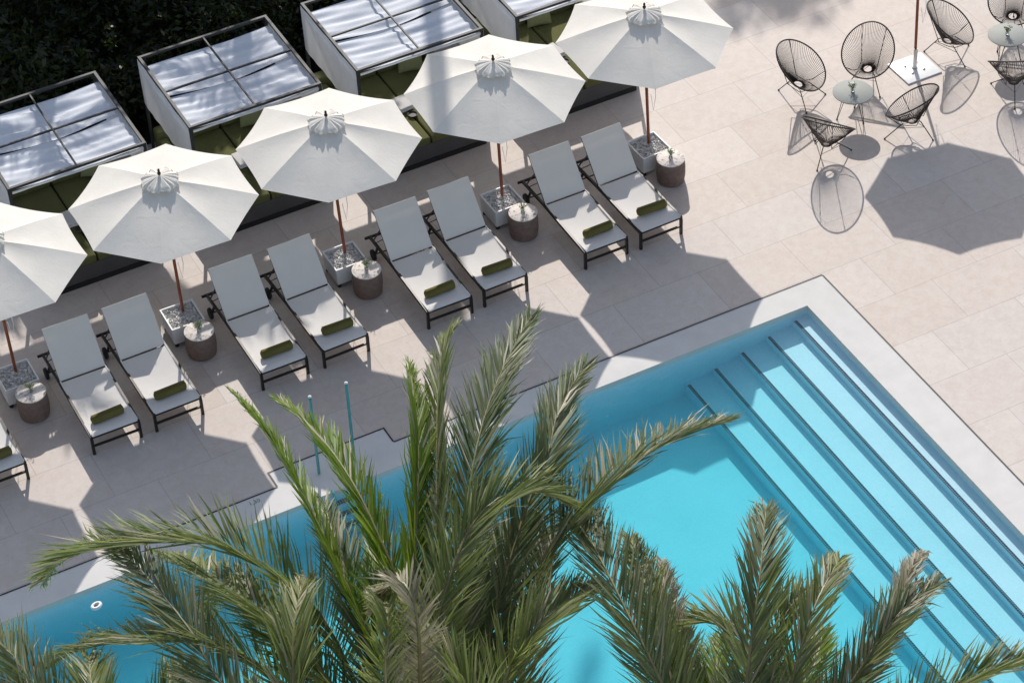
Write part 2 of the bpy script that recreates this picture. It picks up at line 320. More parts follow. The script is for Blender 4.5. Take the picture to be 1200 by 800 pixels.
# ------------------------------------------------------------------ parasols
UR = 1.5
def make_parasol(label, loc, Hr, ang, base_kind, group, lean=(0,0), zb=.36, cut=False):
    t = thing('parasol', label, 'parasol', loc, 0, group)
    rise = .47; tip = Vector((lean[0], lean[1], 0))
    b = MB(); b.tube([(0,0,zb),(tip.x*.5,tip.y*.5,(Hr+zb)/2),(tip.x,tip.y,Hr+rise-.02)], .026, 12); pole = b.build('pole', M['wood'], t)
    rr = random.Random(int(abs(loc[0])*100))
    def rim(k, rad=UR, z=Hr): a = ang+k*PI/4; return Vector((tip.x+rad*math.cos(a), tip.y+rad*math.sin(a), z))
    b = MB(); ap = Vector((tip.x, tip.y, Hr+rise)); nu, nv = 14, 8
    for k in range(8):
        A = rim(k); B = rim(k+1); sg = .035+rr.random()*.03
        def fn(u, v, A=A, B=B, sg=sg, k=k):
            u0 = .05+.95*u
            P = ap.lerp(A, u0)*(1-v)+ap.lerp(B, u0)*v
            bow = 4*v*(1-v)
            P.z -= sg*math.sin(PI*min(1,u0))*.5*bow+.018*bow*u0*u0
            P.z += .02*math.sin(PI*u0)
            c = ((A+B)/2-ap); c.z = 0; P -= c.normalized()*.025*bow*u0**6
            P.z += .004*math.sin(9*u0+3*k)*bow
            return P
        b.grid(fn, nu, nv)
    cv = b.build('canopy', M['canvas'], t, sharp=8)
    b = MB()   # ruffled vent cap
    def cap(u, v):
        a = 2*PI*v; ru = 1+.0*u; r = .02+.275*u*(1+.05*math.sin(8*a+1))
        z = Hr+rise+.065-.085*u**1.4+.012*u*math.sin(16*a)+.009*u*math.sin(23*a+2)
        if u > .9: z -= .02; 
        return Vector((tip.x+r*math.cos(a), tip.y+r*math.sin(a), z))
    b.grid(cap, 8, 96)
    def skirt(u, v):
        a = 2*PI*v; r = .295*(1+.05*math.sin(8*a+1))+.012*u*math.sin(16*a)
        return Vector((tip.x+r*math.cos(a), tip.y+r*math.sin(a), Hr+rise-.025+.020*math.sin(16*a)*(1-u)-.028*u*(.7+.5*math.sin(4*a))))
    b.grid(skirt, 2, 96); b.build('vent_cap', M['canvas'], cv, sharp=60)
    b = MB(); b.lathe([(.0,0),(.026,0),(.03,.03),(.016,.045),(.022,.075),(.012,.10),(0,.11)], 12, 0, (tip.x,tip.y,Hr+rise+.09)); b.build('finial', M['cord'], t)
    for k in range(8):
        b = MB(); A = rim(k, UR-.03, Hr-.02); b.bar((tip.x,tip.y,Hr+rise-.07), A, .02, .028)
        mid = Vector((tip.x,tip.y,Hr+rise-.05)).lerp(A, .5); b.bar((tip.x,tip.y,Hr-.32), mid, .016, .022); b.build('rib', M['wood'], t)
    b = MB(); b.lathe([(.026,0),(.05,.01),(.05,.09),(.026,.10)], 12, 0, (tip.x,tip.y,Hr-.37)); b.build('hub', M['wood'], t)
    b = MB()   # pulley cord hanging beside the pole
    b.tube([(tip.x+.05,tip.y-.04,Hr-.3),(.10,-.05,Hr-.9),(.11,-.06,Hr-1.15),(.07,-.05,Hr-1.45),(.03,-.03,Hr-1.1)], .006, 5); b.build('pulley_cord', M['white'], t)
    if base_kind == 'plate':
        b = MB(); b.rbox(-.36,.36,-.34,.34,.004,.028,.008,2); b.build('base_plate', M['white'], t)
        b = MB(); b.lathe([(.05,0),(.05,.012),(.036,.02),(.036,.40),(.03,.41)], 16, 0, (0,0,.029)); b.build('base_sleeve', M['steel'], t)
        for sx, sy in ((-1,-1),(1,-1),(1,1),(-1,1)):
            b = MB(); b.lathe([(.02,0),(.022,.015),(.010,.02),(0,.022)], 8, 0, (sx*.12,sy*.12,.029)); b.build('bolt', M['steel'], t)
    return t
row = [(-12.47,4.12),(-9.60,4.12),(-6.70,4.12),(-3.76,4.12),(-.92,4.10)]
Ulab = ['cream parasol cut off by the left edge of the photo, first of the row',
 'unshaded cream parasol, second of the row from the left',
 'third cream parasol from the left with a thin curved shadow on its right side',
 'fourth cream parasol from the left, half covered by a wide bluish shadow',
 'creased cream parasol at the right end of the row beside the open terrace']
UA = [1.16,1.159,1.135,1.156,1.172]; UL = [(.0,.15),(.015,.15),(-.01,.17),(.03,.13),(.02,.15)]
for i, (x, y) in enumerate(row):
    make_parasol(Ulab[i], (x,y,0), 2.514, UA[i], 'planter', 'cream octagonal parasols in a row behind the loungers', UL[i])
make_parasol('parasol with reddish pole in a square white base plate between the wire chairs', (4.46,3.93,0), 2.45, 1.03, 'plate', None, (.11,.24), .05)

# ------------------------------------------------------------------ planters with gravel
def make_planter(label, loc):
    t = thing('planter', label, 'planter', loc, 0, 'white gravel planters holding the parasol poles')
    h = .40; z0 = .075; a = .285; ai = .262
    b = MB()
    def ring(s, z): return [(-s,-s,z),(s,-s,z),(s,s,z),(-s,s,z)]
    vs = ring(a-.015, z0)+ring(a, h)+ring(ai, h)+ring(ai, h-.07)
    fs = [(3,2,1,0)]
    for l in range(3):
        for k in range(4): fs.append((l*4+k, l*4+(k+1) % 4, (l+1)*4+(k+1) % 4, (l+1)*4+k))
    fs.append((12,13,14,15)); b.add(vs, fs); b.build('box', M['planter'], t)
    for sx, sy in ((-1,-1),(1,-1),(1,1),(-1,1)):
        c = MB(); c.lathe([(.0,0),(.034,0),(.036,.02),(.034,.045),(.02,.05),(.02,.078)], 10, 0, (sx*.23,sy*.23,0)); c.build('castor', M['black'], t)
    g = MB(); r = random.Random(3)
    for k in range(520):
        x, y = r.uniform(-.245,.245), r.uniform(-.245,.245); s = r.uniform(.014,.032)
        Mx = Matrix.Translation((x,y,h-.065+r.random()*.035)) @ Matrix.Rotation(r.random()*6, 4, (r.random(),r.random(),r.random()+.1)) @ Matrix.Diagonal((s, s*r.uniform(.5,.9), s*.6, 1))
        vs = [Mx @ Vector(p) for p in ((1,0,0),(-1,.1,0),(0,1,0),(.1,-1,0),(0,0,1),(0,.1,-1))]
        g.add(vs, [(0,2,4),(2,1,4),(1,3,4),(3,0,4),(2,0,5),(1,2,5),(3,1,5),(0,3,5)])
    o = g.build('gravel', M['stone'], t); o['kind'] = 'stuff'
    return t
pl_lab = ['white gravel planter cut off by the left edge beside the leftmost stool',
 'white gravel planter holding the second parasol pole from the left',
 'white gravel planter holding the middle parasol pole, behind the third stool from the left',
 'white gravel planter holding the fourth parasol pole from the left',
 'white gravel planter at the right end of the row, sunlit beside the open terrace']
p0 = make_planter(pl_lab[0], (row[0][0]-.03, 4.0, 0)); reg(p0)
for i in range(1, 5): dup(p0, (row[i][0]-.06, 4.0, 0), .02*(i-2), pl_lab[i])

# ------------------------------------------------------------------ stools with vases
def make_stool(label, loc):
    t = thing('side_table', label, 'side table', loc, 0, 'brown drum side tables')
    b = MB(); b.lathe([(.215,0),(.235,.02),(.252,.16),(.252,.30),(.240,.44),(.236,.45)], 40); b.build('drum', M['stool'], t)
    b = MB(); b.lathe([(0,.0),(.238,.0),(.243,.006),(.243,.018),(.236,.022),(0,.022)], 40, 0, (0,0,.452)); b.build('top', M['marble'], t)
    return t
def sprig(b, n, h, spread, r, mi=0, z0=0):
    for k in range(n):
        a = r.random()*6.283; q_ = r.random()**.6*spread; bx = Vector((0,0,z0)); tp = Vector((q_*math.cos(a), q_*math.sin(a), z0+h*r.uniform(.45,1)))
        b.tube([bx, bx.lerp(tp,.5)+Vector((0,0,.02)), tp], .0022, 3, mi)
        for j in range(7):
            p = bx.lerp(tp, .45+.55*j/6); d = Vector((r.uniform(-1,1), r.uniform(-1,1), r.uniform(-.2,.8))).normalized()*r.uniform(.018,.034)
            w_ = d.cross(Vector((r.uniform(-1,1),r.uniform(-1,1),r.uniform(-1,1)))).normalized()*.009
            b.add([p, p+d*.5+w_, p+d, p+d*.5-w_], [(0,1,2,3)], mi)
def make_vase(label, loc, group, flowers=False):
    t = thing('vase', label, 'vase', loc, 0, group); r = random.Random(9)
    b = MB(); b.lathe([(0,0),(.030,0),(.034,.02),(.030,.06),(.018,.085),(.020,.105),(.016,.104),(.014,.085),(.026,.058),(.029,.02),(0,.008)], 16); b.build('bottle', M['glass'], t)
    b = MB(); sprig(b, 14, .17, .10, r, 0, .03); b.build('sprig', M['sprig'], t)
    if flowers:
        b = MB()
        for k in range(5):
            c = Vector((r.uniform(-.04,.04), r.uniform(-.04,.04), .14+r.random()*.03)); b.lathe([(0,0),(.014,.006),(.016,.014),(0,.02)], 8, 0, c)
        b.build('blossom', M['petal'], t)
    return t
sx_ = [-12.46,-9.60,-6.63,-3.73,-.88]; sy_ = 3.42
st_lab = ['brown drum stool with speckled top, leftmost of the row, below the cut-off planter',
 'brown drum stool with a branching sprig, second from the left, below the second planter',
 'brown drum stool in the middle of the row, below the third planter',
 'brown drum stool with a bushy sprig, fourth from the left',
 'brown drum stool at the right end of the row, edge of the open terrace']
s0 = make_stool(st_lab[0], (sx_[0], sy_, 0)); reg(s0)
for i in range(1, 5): dup(s0, (sx_[i], sy_, 0), .5*i, st_lab[i])
va_lab = ['small glass vase with green sprig on the leftmost drum stool','small glass vase with spreading sprig on the second drum stool from the left',
 'small glass vase with sprig on the middle drum stool','small glass vase with leafy sprig on the fourth drum stool from the left','small glass vase with sprig on the rightmost drum stool']
v0 = make_vase(va_lab[0], (sx_[0]+.01, sy_+.02, .474), 'small vases on the drum stools'); reg(v0)
for i in range(1, 5): dup(v0, (sx_[i]+.01, sy_+.02, .474), 1.3*i, va_lab[i])

# ------------------------------------------------------------------ sun loungers and rolled towels
LW = .39
def seat_z(y): return .375-.045*math.sin(PI*min(1,max(0,y/1.40)))+(.01 if y > 1.4 else 0)
BH = (1.415, .375); BT = (1.98, 1.03)
def make_lounger(label, loc):
    t = thing('sun_lounger', label, 'sun lounger', loc, 0, 'white sling sun loungers in a row')
    for s in (-1, 1):
        b = MB(); b.bar((s*LW,-.01,.345),(s*LW,1.5,.345), .036,.058); b.bar((s*LW,1.5,.345),(s*LW,2.24,.31), .036,.058); b.build('side_rail', M['darkm'], t)
        b = MB(); b.box(s*LW-.022, s*LW+.022, -.014, .030, 0, .32); b.build('leg', M['darkm'], t)
        b = MB(); b.bar((s*LW,1.93,.30),(s*(LW+.01),2.02,.10), .028,.035, 0, (0,1,.2)); b.build('leg', M['darkm'], t)
        b = MB(); n = 20; xw = s*(LW+.05)
        prof = [(.0,-.022),(.055,-.022),(.085,-.026),(.098,-.018),(.10,0),(.098,.018),(.085,.026),(.055,.022),(0,.022)]
        b.lathe(prof, n); wh = b.build('wheel', M['black'], t); wh.location = (xw, 2.02, .10); wh.rotation_euler = (0, PI/2, 0)
        b = MB(); b.bar((s*(LW-.02),1.42,.36),(s*(LW-.02),BT[0]+.005,BT[1]+.005), .022,.026); b.build('back_frame', M['darkm'], t)
        b = MB(); b.bar((s*(LW-.03),1.78,.80),(s*(LW-.03),2.12,.33), .018,.018); b.bar((s*(LW-.03),1.68,.66),(s*(LW-.03),2.02,.335), .014,.014); b.build('back_strut', M['darkm'], t)
    b = MB(); b.bar((-LW,.008,.165),(LW,.008,.165), .028,.035); b.build('front_stretcher', M['darkm'], t)
    b = MB(); b.bar((-LW,.0,.350),(LW,.0,.350), .028,.03); b.build('front_rail', M['darkm'], t)
    b = MB(); b.bar((-LW-.09,2.235,.31),(LW+.09,2.235,.31), .03,.04); b.build('rear_handle', M['darkm'], t)
    b = MB(); b.bar((-LW+.02,1.392,.366),(LW-.02,1.392,.366), .055,.03); b.build('hinge_bar', M['darkm'], t)  # dark hinge bar, widened to block sunlight coming through the gap
    b = MB(); b.tube([(-LW-.06,2.02,.10),(LW+.06,2.02,.10)], .012, 8); b.build('axle', M['darkm'], t)
    b = MB(); W = LW-.012
    def seat(u, v):
        y = .005+1.37*u; x = (2*v-1)*W; e = 1-(2*v-1)**2
        z = seat_z(y)+.018-.030*e*math.sin(PI*min(1, u*1.02)) 
        if u == 0: z -= .018*1
        return Vector((x, y, z))
    b.grid(seat, 26, 10)
    b.grid(lambda u, v: Vector(((2*v-1)*W, .005-.014*math.sin(u*PI), seat_z(0)-.03*u)), 3, 10)
    b.build('seat_sling', M['sling'], t)
    for s in (-1, 1):   # hem of the sling along each rail
        b = MB(); b.tube([(s*W, .01+1.4*k/14, seat_z(1.4*k/14)+.018) for k in range(15)], .013, 6); b.build('hem', M['sling'], t)
    b = MB(); dy, dz = BT[0]-BH[0], BT[1]-BH[1]
    def back(u, v):
        x = (2*v-1)*(W+.004); e = 1-(2*v-1)**2; off = -.020*e*math.sin(PI*u)
        return Vector((x, BH[0]+dy*u+.03*0-off*dz, BH[1]+.02+dz*u+off*dy))
    b.grid(back, 18, 10)
    b.grid(lambda u, v: Vector(((2*v-1)*(W+.004), BT[0]+.022*math.sin(u*PI)+.008*u, BT[1]+.02-.05*u)), 4, 10)
    b.build('back_sling', M['sling'], t)
    return t
Lx = [-13.45,-11.585,-10.545,-8.715,-7.645,-5.79,-4.76,-2.885,-1.845]
Ll = ['white sling sun lounger cut off by the left edge of the photo',
 'left white sling sun lounger of the leftmost whole pair, right of the leftmost stool',
 'right white sling sun lounger of the leftmost whole pair, left of the second planter',
 'left white sling sun lounger of the second pair, just right of the second stool',
 'right white sling sun lounger of the second pair, just above the teal posts',
 'left white sling sun lounger of the third pair, just right of the middle stool',
 'right white sling sun lounger of the third pair, left of the fourth planter',
 'left white sling sun lounger of the rightmost pair, right of the fourth stool',
 'white sling sun lounger at the right end of the row, left of the last planter']
l0 = make_lounger(Ll[0], (Lx[0], 2.10, 0)); reg(l0)
for i in range(1, 9): dup(l0, (Lx[i], 2.10-.012*(i % 3), 0), (.018, -.012, .006, -.004)[i % 4], Ll[i])
def make_towel(label, loc, rz):
    b = MB(); L = .265; n = 22; r0 = .074; rr = random.Random(4)
    prof = [(-L-.002,.02),(-L+.004,.060),(-L+.02,r0-.004),(-L*.5,r0+.002),(0,r0-.001),(L*.5,r0+.003),(L-.02,r0-.003),(L-.004,.058),(L,.02)]
    vs = []; 
    for x, r in prof:
        for k in range(n):
            a = 2*PI*k/n; q_ = r*(1+.03*math.sin(3*a+x*9)); vs.append((x, q_*math.cos(a), max(-.068, q_*math.sin(a)*.95)))
    fs = [(i*n+k, i*n+(k+1) % n, (i+1)*n+(k+1) % n, (i+1)*n+k) for i in range(len(prof)-1) for k in range(n)]
    fs += [tuple(range(n)), tuple(reversed([(len(prof)-1)*n+k for k in range(n)]))]
    b.add(vs, fs, 0, True)
    # outer end flap of the roll
    b.add([(x, y_, z_) for x in (-L+.01, L-.012) for y_, z_ in ((.060,.045),(.045,.066),(.01,.079),(-.02,.077))], [(0,1,5,4),(1,2,6,5),(2,3,7,6)], 0, True)
    for s in (-1, 1):
        sp = [(s*(L+.001), .010+.0036*k*math.cos(k*.8), .0036*k*math.sin(k*.8)) for k in range(15)]; b.tube(sp, .005, 4)
    o = b.build('rolled_towel', M['towel'], None, loc, 50); o.rotation_euler = (0,0,rz)
    return tag(o, label, 'towel', 'olive towels rolled up on the foot of each lounger')
tl = ['rolled olive towel on the lounger cut off by the left edge','rolled olive towel on the left lounger of the leftmost whole pair','rolled olive towel on the right lounger of the leftmost whole pair',
 'rolled olive towel on the left lounger of the second pair','rolled olive towel on the right lounger of the second pair, above the teal posts','rolled olive towel on the left lounger of the third pair',
 'rolled olive towel on the right lounger of the third pair','rolled olive towel on the left lounger of the rightmost pair','rolled olive towel on the last lounger at the right end']
tw = None
for i in range(9):
    dx = (.02,-.0,.02,.03,.03,.0,.03,.04,.05)[i]; rz = (-.02,.04,.03,.0,-.02,.02,-.03,.01,-.03)[i]
    loc = (Lx[i]+dx, 2.10+(.30,.29,.30,.33,.34,.32,.34,.34,.38)[i], seat_z(.32)+.018-.018+.074)
    if tw is None: tw = make_towel(tl[0], loc, rz)
    else:
        o = tw.copy(); C.objects.link(o); o.location = loc; o.rotation_euler = (0,0,rz); o['label'] = tl[i]

# ------------------------------------------------------------------ cabanas
CXL = [-11.56,-8.42,-5.39,-2.38]; CW = 2.38; CY0 = 6.07; CY1 = 8.35; CH = 2.33
def make_cabana(label, loc):
    t = thing('cabana', label, 'cabana', loc, 0, 'white roofed cabanas in a row'); D = CY1-CY0; s = .048
    for x in (0, CW-s):
        for y in (0, D-s):
            b = MB(); b.box(x, x+s, y, y+s, 0, CH-s-.002); b.build('post', M['framem'], t)
    b = MB()
    b.box(0,CW,0,s,CH-s,CH); b.box(0,CW,D-s,D,CH-s,CH); b.box(0,s,s,D-s,CH-s,CH); b.box(CW-s,CW,s,D-s,CH-s,CH); b.build('roof_frame', M['framem'], t)
    b = MB(); b.box(s,CW-s,D/2-.013,D/2+.013,CH-.040,CH-.006); b.build('cross_bar', M['framem'], t)
    b = MB(); b.box(CW/2-.013,CW/2+.013,s,D/2-.013,CH-.040,CH-.006); b.box(CW/2-.013,CW/2+.013,D/2+.013,D-s,CH-.040,CH-.006); b.build('cross_bar', M['framem'], t)
    zf = CH-.095
    def roof(y0, y1, sag, e0, e1):
        def fn(u, v):
            x = s+.005+(CW-2*s-.01)*u; yy0 = y0-e0*4*u*(1-u); yy1 = y1-e1*4*u*(1-u); y = yy0+(yy1-yy0)*v
            z = zf-sag*4*u*(1-u)*(.6+.4*math.sin(PI*v))+.020*math.sin(2.3+v*13+1.8*math.sin(u*4.))*math.sin(PI*u)+.010*math.sin(v*31+u*5)+.013*math.sin(v*22-u*7+1)*(1-u)+.012*math.sin(v*17+u*9)*u
            return Vector((x, y, z))
        return fn
    split = D/2-.05
    b = MB(); b.grid(roof(s+.002, split-.02, .05, 0, .085), 34, 30); b.build('roof_fabric', M['roof_fab'], t)
    b = MB(); b.grid(roof(split, D-s-.14, .05, .075, 0), 34, 30); b.build('roof_fabric', M['roof_fab'], t)
    for sd in (0, 1):
        x0 = -.012 if sd == 0 else CW+.012
        def fn(u, v, x0=x0, sd=sd):
            y = .02+(D-.04)*u; z = CH-.03-(CH-.05-1.35)*v
            return Vector((x0+.004*math.sin(u*38+1)*(.3+v)+.004*math.sin(u*17+v*3), y, z))
        b = MB(); b.grid(fn, 90, 10); b.build('side_curtain', M['white_fab'], t)
    b = MB(); b.grid(lambda u, v: Vector((s+.01+(CW-2*s-.02)*u, -.012-.004*math.sin(u*30), CH-.065-.05*v)), 30, 3); b.build('pelmet', M['white_fab'], t)
    y0 = 5.93-CY0; xl, xr = .04, 2.26
    b = MB(); b.box(xl+.005,xr-.005,y0-.004,2.2,0.0,.095); b.build('plinth', M['black'], t)  # black plinth set flush, its black standing in for the shadow gap below
    b = MB(); b.rbox(xl,xr,y0,2.24,.097,.42,.01,1); b.build('bed_base', M['plinth'], t)
    xm = 1.20
    for a, c in ((xl,xm-.012),(xm+.012,xr)):
        b = MB(); b.rbox(a,c,y0-.02,1.98,.422,.57,.045,4,0,None,.012); b.build('mattress', M['olive'], t)
        b = MB(); b.rbox(a,c,1.985,2.22,.425,.86,.06,4,0,None,.03); b.build('back_cushion', M['olive'], t)
    for x0, x1 in ((xl,xl+.16),(xr-.16,xr)):
        b = MB(); b.rbox(x0,x1,1.1,1.97,.585,.76,.05,4); b.build('arm_bolster', M['olive'], t)
    return t
cl = ['white roofed cabana at the left edge, roof covered in large blue palm shadows','white roofed cabana second from the left with a frond shadow over its back half',
 'white roofed cabana third from the left, its top cut off by the upper edge','white roofed cabana at the right end, only its front edge visible above the fourth parasol']
c0 = make_cabana(cl[0], (CXL[0], CY0, 0)); reg(c0)
for i in range(1, 4): dup(c0, (CXL[i], CY0, 0), 0, cl[i])
def make_pillow(label, loc, rot, group):
    b = MB(); S = .23
    def side(sg):
        def fn(u, v):
            x, y = 2*u-1, 2*v-1; k = 1-.10*(1-abs(x)**2)*abs(y)**3-.10*(1-abs(y)**2)*abs(x)**3
            return Vector((x*S*(1-.09*(1-y*y)*0-.08*(1-abs(y))*abs(x)), sg*.075*((1-x*x)*(1-y*y))**.42, y*S*(1-.08*(1-abs(x))*abs(y))))
        return fn
    b.grid(side(1), 14, 14); b.grid(side(-1), 14, 14)
    o = b.build('pillow', M['pil'], None, loc, 60); o.rotation_euler = rot
    return tag(o, label, 'pillow', group)
pg = 'pale olive pillows on the cabana beds'
pp = [(0,1.95,1.85,.80,(-.3,.1,-.45),'pale olive pillow in the shade at the right side of the leftmost cabana bed'),(1,1.72,1.80,.80,(-.35,.0,-.25),'pale olive pillow at the right side of the second cabana bed from the left'),
 (2,.30,1.55,.80,(-.2,.1,.9),'pale olive pillow standing at the left side of the third cabana bed'),(2,1.75,1.80,.80,(-.35,.0,-.25),'pale olive pillow at the right side of the third cabana bed'),
 (3,.30,1.40,.80,(-.2,.1,.9),'pale olive pillow at the left side of the rightmost cabana bed'),(3,1.35,1.85,.80,(-.35,.0,-.2),'pale olive pillow at the right side of the rightmost cabana bed')]
p0_ = None
for ci, dx, dy, z, rot, lab in pp:
    L = (CXL[ci]+dx, CY0+dy-.02, z)
    if p0_ is None: p0_ = make_pillow(lab, L, rot, pg)
    else:
        o = p0_.copy(); C.objects.link(o); o.location = L; o.rotation_euler = rot; o['label'] = lab
ft = None
for i in range(4):
    L = (CXL[i]+1.14, CY0+.88, .583); lab = ['folded white towel on the leftmost cabana bed, between the two leftmost parasols','folded white towel on the second cabana bed, seen between the second and third parasols',
      'folded white towel on the third cabana bed, seen between the third and fourth parasols','folded white towel on the rightmost cabana bed'][i]
    if ft is None:
        b = MB(); b.rbox(-.14,.14,-.19,.19,0,.045,.02,3); b.rbox(-.135,.137,-.185,.188,.046,.09,.02,3); ft = tag(b.build('folded_towel', M['wtowel'], None, L), lab, 'towel', 'white towels on the cabana beds')
    else: o = ft.copy(); C.objects.link(o); o.location = L; o['label'] = lab; o.rotation_euler = (0,0,.05*i)
ty = None
for i in range(4):
    L = (CXL[i]+1.19, CY0+.55, .583); lab = ['small dark tray in front of the white towel on the leftmost cabana bed','small dark tray in front of the white towel on the second cabana bed',
      'small dark tray in front of the white towel on the third cabana bed','small dark tray in front of the white towel on the rightmost cabana bed'][i]
    if ty is None:
        b = MB(); b.lathe([(0,0),(.06,0),(.085,.02),(.088,.03),(.078,.028),(.06,.008),(0,.008)], 20); ty = tag(b.build('tray', M['black'], None, L), lab, 'tray', 'dark trays on the cabana beds')
    else: o = ty.copy(); C.objects.link(o); o.location = L; o['label'] = lab

# ------------------------------------------------------------------ wire chairs and round tables
def rimpt(a):
    # egg outline: a=0 at the back top; local r along facing (-y is front)
    L = .53; Wd = .46; c, s = math.cos(a), math.sin(a)
    along = c*L; across = s*Wd*(1-.10*c)
    tl_ = R_(36); r = -along*math.cos(tl_); z = .72+along*math.sin(tl_)+.02*(1-c*c)
    return Vector((across, -r*1.0, z))      # back of the chair at +y, front at -y
RC = Vector((0,.03,.29)); RR = .082
def ringpt(a): return RC+Vector((math.sin(a)*RR, math.cos(a)*RR, .018*math.cos(a)))
def make_chair(label, loc, rz, group):
    t = thing('wire_chair', label, 'chair', loc, rz, group)
    n = 56; b = MB(); b.tube([rimpt(2*PI*k/n) for k in range(n)], .0135, 7, 0, True); b.build('rim', M['cord'], t)
    b = MB(); b.tube([ringpt(2*PI*k/20) for k in range(20)], .010, 6, 0, True); b.build('seat_ring', M['cord'], t)
    b = MB(); N = 80
    for k in range(N):
        a = 2*PI*(k+.5)/N; A = rimpt(a); B = ringpt(a+.02); md = A.lerp(B, .55); md.z -= .025
        b.tube([A, md, B], .0042, 3, 0, False, False)
    b.build('cord_web', M['cord'], t)
    b = MB()
    for sg in (-1, 1):
        A = rimpt(PI-sg*.75); b.tube([A, A.lerp(Vector((sg*.16,-.02,.29)), .6)+Vector((0,0,-.05)), Vector((sg*.16,-.02,.285)), Vector((sg*.15,.16,.34)), rimpt(sg*.55)], .007, 6)
    b.build('seat_frame', M['cord'], t)
    feet = [(-.33,-.34),(.33,-.34),(0,.42)]; tops = [(-.15,-.10,.29),(.15,-.10,.29),(0,.17,.33)]
    for (fx_, fy_), tp in zip(feet, tops):
        b = MB(); b.tube([tp, (fx_,fy_,.012)], .009, 6); b.lathe([(0,0),(.016,0),(.018,.012),(.010,.024),(0,.026)], 8, 0, (fx_,fy_,0)); b.build('leg', M['cord'], t)
    b = MB(); q_ = [Vector(tp).lerp(Vector((f_[0],f_[1],0)), .30) for f_, tp in zip(feet, tops)]
    b.tube(q_, .006, 5, 0, True); b.tube([Vector(x) for x in tops], .006, 5, 0, True); b.build('brace', M['cord'], t)
    return t
T1 = (2.73,3.32); T2 = (6.33,4.10-.02)
T2 = (6.36,4.17)
def face(p, tgt): return math.atan2(tgt[1]-p[1], tgt[0]-p[0])+PI/2
T2c = T2
chairs = [((2.24,4.26),T1,'dark wire basket chair left of the near table, leftmost of all chairs'),((3.50,4.02),T1,'dark wire basket chair behind the near table, left of the white base plate'),
 ((3.34,2.40),T1,'dark wire basket chair seen from behind right, in front of the white base plate'),((1.74,2.60),T1,'dark wire basket chair nearest the pool, its whole egg shaped shadow below it'),
 ((5.22,4.0),T2c,'dark wire basket chair right of the reddish pole, left of the far table'),((6.55,3.95),None,'dark wire basket chair behind the far table, cut by the top edge'),
 ((5.50,2.42),None,'dark wire basket chair cut by the right edge in front of the far table')]
T2 = (6.0,3.33)
ch0 = None
for (p_, tg, lab) in chairs:
    tgt = T1 if tg is T1 else T2; rz = face(p_, tgt)
    if lab.startswith('dark wire basket chair behind the far'): p_ = (6.62,4.02)
    if ch0 is None: ch0 = make_chair(lab, (*p_,0), rz, 'dark wire basket chairs on the terrace'); reg(ch0)
    else: dup(ch0, (*p_,0), rz, lab)
def make_table(label, loc, rz):
    t = thing('round_table', label, 'table', loc, rz, 'round pale metal tables')
    b = MB(); b.lathe([(0,0),(.347,0),(.354,.004),(.354,.016),(.348,.02),(0,.02)], 56, 0, (0,0,.535)); b.build('tabletop', M['tabletop'], t)
    b = MB(); b.tube([(.15*math.cos(a*PI/10),.15*math.sin(a*PI/10),.50) for a in range(20)], .007, 6, 0, True); b.tube([(.338*math.cos(a*PI/18),.338*math.sin(a*PI/18),.530) for a in range(36)], .006, 5, 0, True); b.build('under_ring', M['cord'], t)
    for k in range(3):
        a = k*2*PI/3+.5; b = MB(); f_ = Vector((.27*math.cos(a), .27*math.sin(a), .012))
        for d in (-.35,.35): b.tube([Vector((.15*math.cos(a+d), .15*math.sin(a+d), .53)), f_+Vector((-.02*math.sin(a)*d, .02*math.cos(a)*d, 0))], .0065, 6)
        b.lathe([(0,0),(.016,0),(.018,.012),(0,.026)], 8, 0, (f_.x,f_.y,0)); b.build('leg', M['cord'], t)
    return t
t0 = make_table('round pale metal table with a white flower vase between four wire chairs', (*T1,0), .3); reg(t0)
dup(t0, (*T2,0), 1.0, 'round pale metal table at the right edge of the terrace')
v1 = make_vase('small vase of white flowers on the near round table', (T1[0],T1[1]+.02,.556), 'small flower vases on the round tables', True); reg(v1)
dup(v1, (T2[0],T2[1]+.02,.556), 2.1, 'small vase of white flowers on the far round table at the right edge')

